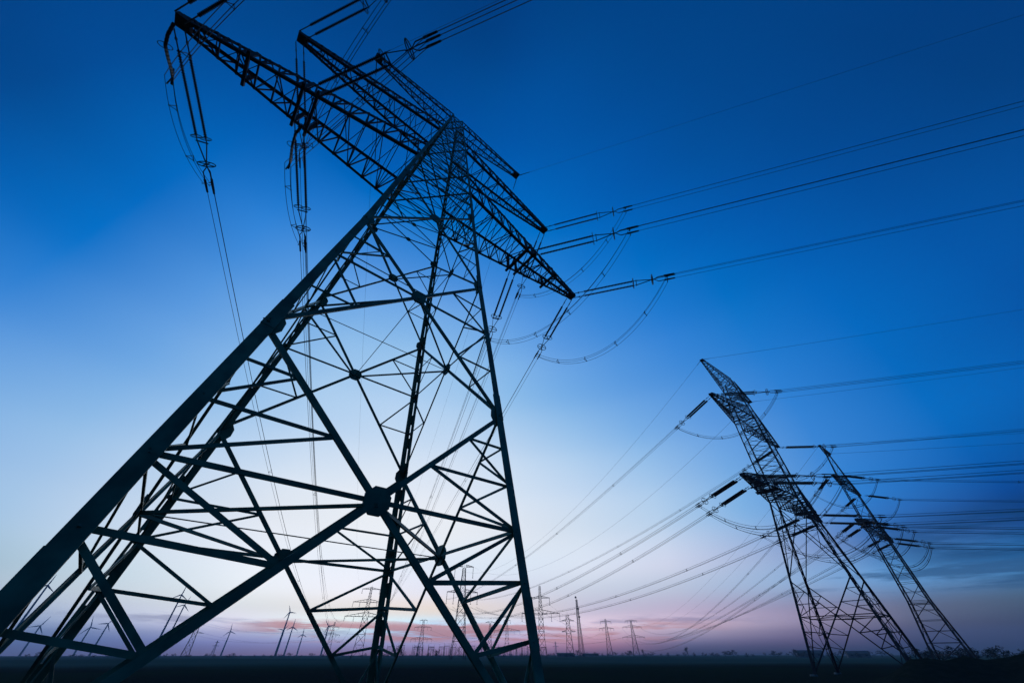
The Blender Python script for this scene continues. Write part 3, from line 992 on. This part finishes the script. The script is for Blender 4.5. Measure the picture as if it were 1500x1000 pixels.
# ------------------------------------------------------------------ substation and sheds
def gantry(x, y, w, h, k):
    root = empty('switchyard_gantry', (x, y, ground_z(x, y)), 0, 'thin steel gantry in the row of the far substation', 'gantry', 'gantries of the far substation')
    for s in (-1, 1):
        mb = MB()
        mb.rod(V((s * w / 2 - .5, 0, 0)), V((s * w / 2, 0, h + .1)), .16, .14, 5)
        mb.rod(V((s * w / 2 + .5, 0, 0)), V((s * w / 2, 0, h + .1)), .16, .14, 5)
        mb.rod(V((s * w / 2, 0, h)), V((s * w / 2, 0, h + 3.2)), .12, .06, 5)
        mb.build('post', M_FAR, root)
    mb = MB()
    mb.box(V((-w / 2, 0, h)), V((w / 2, 0, h)), .5, .5)
    mb.box(V((-w / 2, 0, h - 2.2)), V((w / 2, 0, h - 2.2)), .16, .16)
    for j in range(7):
        mb.rod(V((-w / 2 + w * j / 7, 0, h - .2)), V((-w / 2 + w * (j + .5) / 7, 0, h - 2.2)), .08, .08, 4)
    mb.build('beam', M_FAR, root)
    for j in range(3):
        mb = MB()
        xx = -w / 2 + w * (j + .5) / 3
        mb.rod(V((xx, .3, 0)), V((xx, .3, h * (.55 + .1 * ((j + k) % 3)))), .22, .14, 5)
        mb.rod(V((xx, 0, h - 2.3)), V((xx, 0, h - 4.2)), .16, .16, 5)
        mb.build('insulator_post', M_FAR, root)
for k in range(26):
    gantry(-165 + k * 8.3 + rng.uniform(-1, 1), 640 + rng.uniform(-25, 45), 8.0, 10.5 + rng.uniform(-.8, 1.4), k)

def shed(label, x, y, w, d, h, rh, turn, cat='barn', name='farm_building'):
    root = empty(name, (x, y, ground_z(x, y)), R(turn), label, cat)
    mb = MB()
    mb.box(V((0, 0, -.5)), V((0, 0, h)), w, d, V((1, 0, 0)))
    mb.build('wall', M_WALL, root)
    mb = MB()
    e = .5
    vs = [(-w / 2 - e, -d / 2 - e, h + .02), (w / 2 + e, -d / 2 - e, h + .02), (w / 2 + e, d / 2 + e, h + .02), (-w / 2 - e, d / 2 + e, h + .02), (-w / 2 - e, 0, h + rh), (w / 2 + e, 0, h + rh)]
    mb.add(vs, [(0, 1, 5, 4), (2, 3, 4, 5), (0, 4, 3), (1, 2, 5), (3, 2, 1, 0)])
    rf = mb.build('roof', M_ROOF, root)
    mb = MB()
    mb.box(V((0, -d / 2 - .03, 0)), V((0, -d / 2 - .03, h * .75)), .1, w * .16, V((0, 1, 0)))
    mb.build('door', M_ROOF, root)
    for s in (-.32, .32):
        g = MB()
        g.box(V((w * s, -d / 2 - .03, h * .4)), V((w * s, -d / 2 - .03, h * .75)), .1, w * .1, V((0, 1, 0)))
        g.build('window', M_FAR, root)
shed('dark low barn on the horizon left of the middle pylon legs', 330, 520, 24, 10, 3.6, 2.4, -28)
shed('dark barn seen between the left legs of the middle pylon', 372, 505, 20, 9, 3.2, 2.2, -28)
shed('long pale flat shed right of the thick right leg', 72, 640, 22, 10, 3.4, 1.0, 0)
shed('low shed below the antenna mast and slender pylon', 150, 900, 30, 10, 3.0, .8, -8)

# ------------------------------------------------------------------ trees and bushes on the horizon
def tree_proto(kind, seed):
    rg = np.random.default_rng(seed)
    root = empty('bare_tree' if kind == 'bare' else 'bush' if kind == 'bush' else 'tree', (0, 0, 0))
    tr = MB()
    H = 1.0
    tips = []
    def limb(p, d, L, r, lev):
        q = p + d * L
        mid_ = p.lerp(q, .5) + V(rg.normal(size=3).tolist()) * L * .05
        tr.tube([p, mid_, q], [r, r * .8, r * .6], 5)
        tips.append((q, lev))
        if lev < (4 if kind == 'bare' else 2):
            for _ in range(3 if lev else 4):
                nd = (d + V((rg.normal() * .62, rg.normal() * .62, rg.normal() * .35 + .12))).normalized()
                limb(p.lerp(q, rg.uniform(.6, 1)), nd, L * rg.uniform(.55, .8), r * .55, lev + 1)
    limb(V((0, 0, -.02)), V((.03, .02, 1)), .34 if kind != 'bush' else .16, .028, 0)
    tr.build('trunk', M_BARK, root)
    lf = MB()
    if kind == 'bare':
        for q, lev in tips:
            if lev >= 3:
                for _ in range(5):
                    e = q + V((rg.normal() * .06, rg.normal() * .06, rg.normal() * .05 + .03))
                    s = V((rg.normal(), rg.normal(), 0)).normalized() * .006
                    lf.add([q - s, q + s, e], [(0, 1, 2)])
    else:
        cl = [(V((rg.normal() * .22, rg.normal() * .22, rg.uniform(.25 if kind == 'bush' else .38, .92))), rg.uniform(.1, .2)) for _ in range(16)]
        for c, r in cl:
            for _ in range(42):
                o = V(rg.normal(size=3).tolist())
                o = o.normalized() * r * rg.uniform(.5, 1.1)
                p = c + o
                a, b = V(rg.normal(size=3).tolist()) * .03, V(rg.normal(size=3).tolist()) * .03
                lf.add([p, p + a, p + a * .6 + b, p + b], [(0, 1, 2, 3)])
    lf.build('crown', M_LEAF, root)
    return root
TP = {}
def tree(kind, var, x, y, h, wide, label, cat, group):
    key = (kind, var)
    if key not in TP:
        o = TP[key] = tree_proto(kind, 11 + var * 7 + len(kind))
    else:
        o = copy_tree(TP[key])
    o.location = (x, y, ground_z(x, y) - .1)
    o.scale = (h * wide, h * wide, h)
    o.rotation_euler = (0, 0, rng.uniform(0, 6.28))
    tag(o, label, cat, group)
tree('bare', 0, 300, 800, 15, 1.1, 'spreading bare tree on the horizon right of the three-armed pylon', 'tree', None)
tree('bare', 1, 196, 700, 11, .8, 'thin bare tree at the foot of the three-armed pylon', 'tree', None)
tree('bare', 1, 305, 505, 9, .8, 'bare tree beside the dark barn', 'tree', None)
tree('bare', 0, 352, 500, 8, .9, 'bare tree between the two dark barns', 'tree', None)
tree('round', 0, 86, 620, 7, .9, 'round tree at the foot of the antenna mast', 'tree', None)
tree('round', 1, 160, 640, 6.5, .8, 'small round tree right of the slender pylon', 'tree', None)
tree('round', 0, -62, 380, 5.5, 1.1, 'round tree in front of the substation gantries', 'tree', None)
tree('round', 1, -84, 350, 6.0, 1.0, 'dark tree at the left end of the substation', 'tree', None)
# a loose hedge line of bushes along the far edge of the field
n_b = 0
for az in np.arange(-46, 53, 0.85):
    a = R(az + rng.uniform(-.35, .35))
    d = rng.uniform(520, 900)
    h = rng.uniform(2.2, 4.6) * (1.35 if az > 8 else 1)
    tree('bush', n_b % 3, d * math.sin(a), d * math.cos(a), h, rng.uniform(1.0, 2.4), 'low dark bush in the hedge line along the horizon', 'bush', 'bushes of the far hedge line')
    n_b += 1
# nearer dark rise of shrubs at the right behind the rightmost pylon
for i in range(16):
    a = R(41 + i * .75 + rng.uniform(-.3, .3))
    d = rng.uniform(170, 260)
    tree('bush', i % 3, d * math.sin(a), d * math.cos(a), rng.uniform(2.6, 4.4), rng.uniform(1.2, 2.0), 'dark shrub in the clump behind the feet of the rightmost pylon', 'shrub', 'shrubs at the right edge of the field')
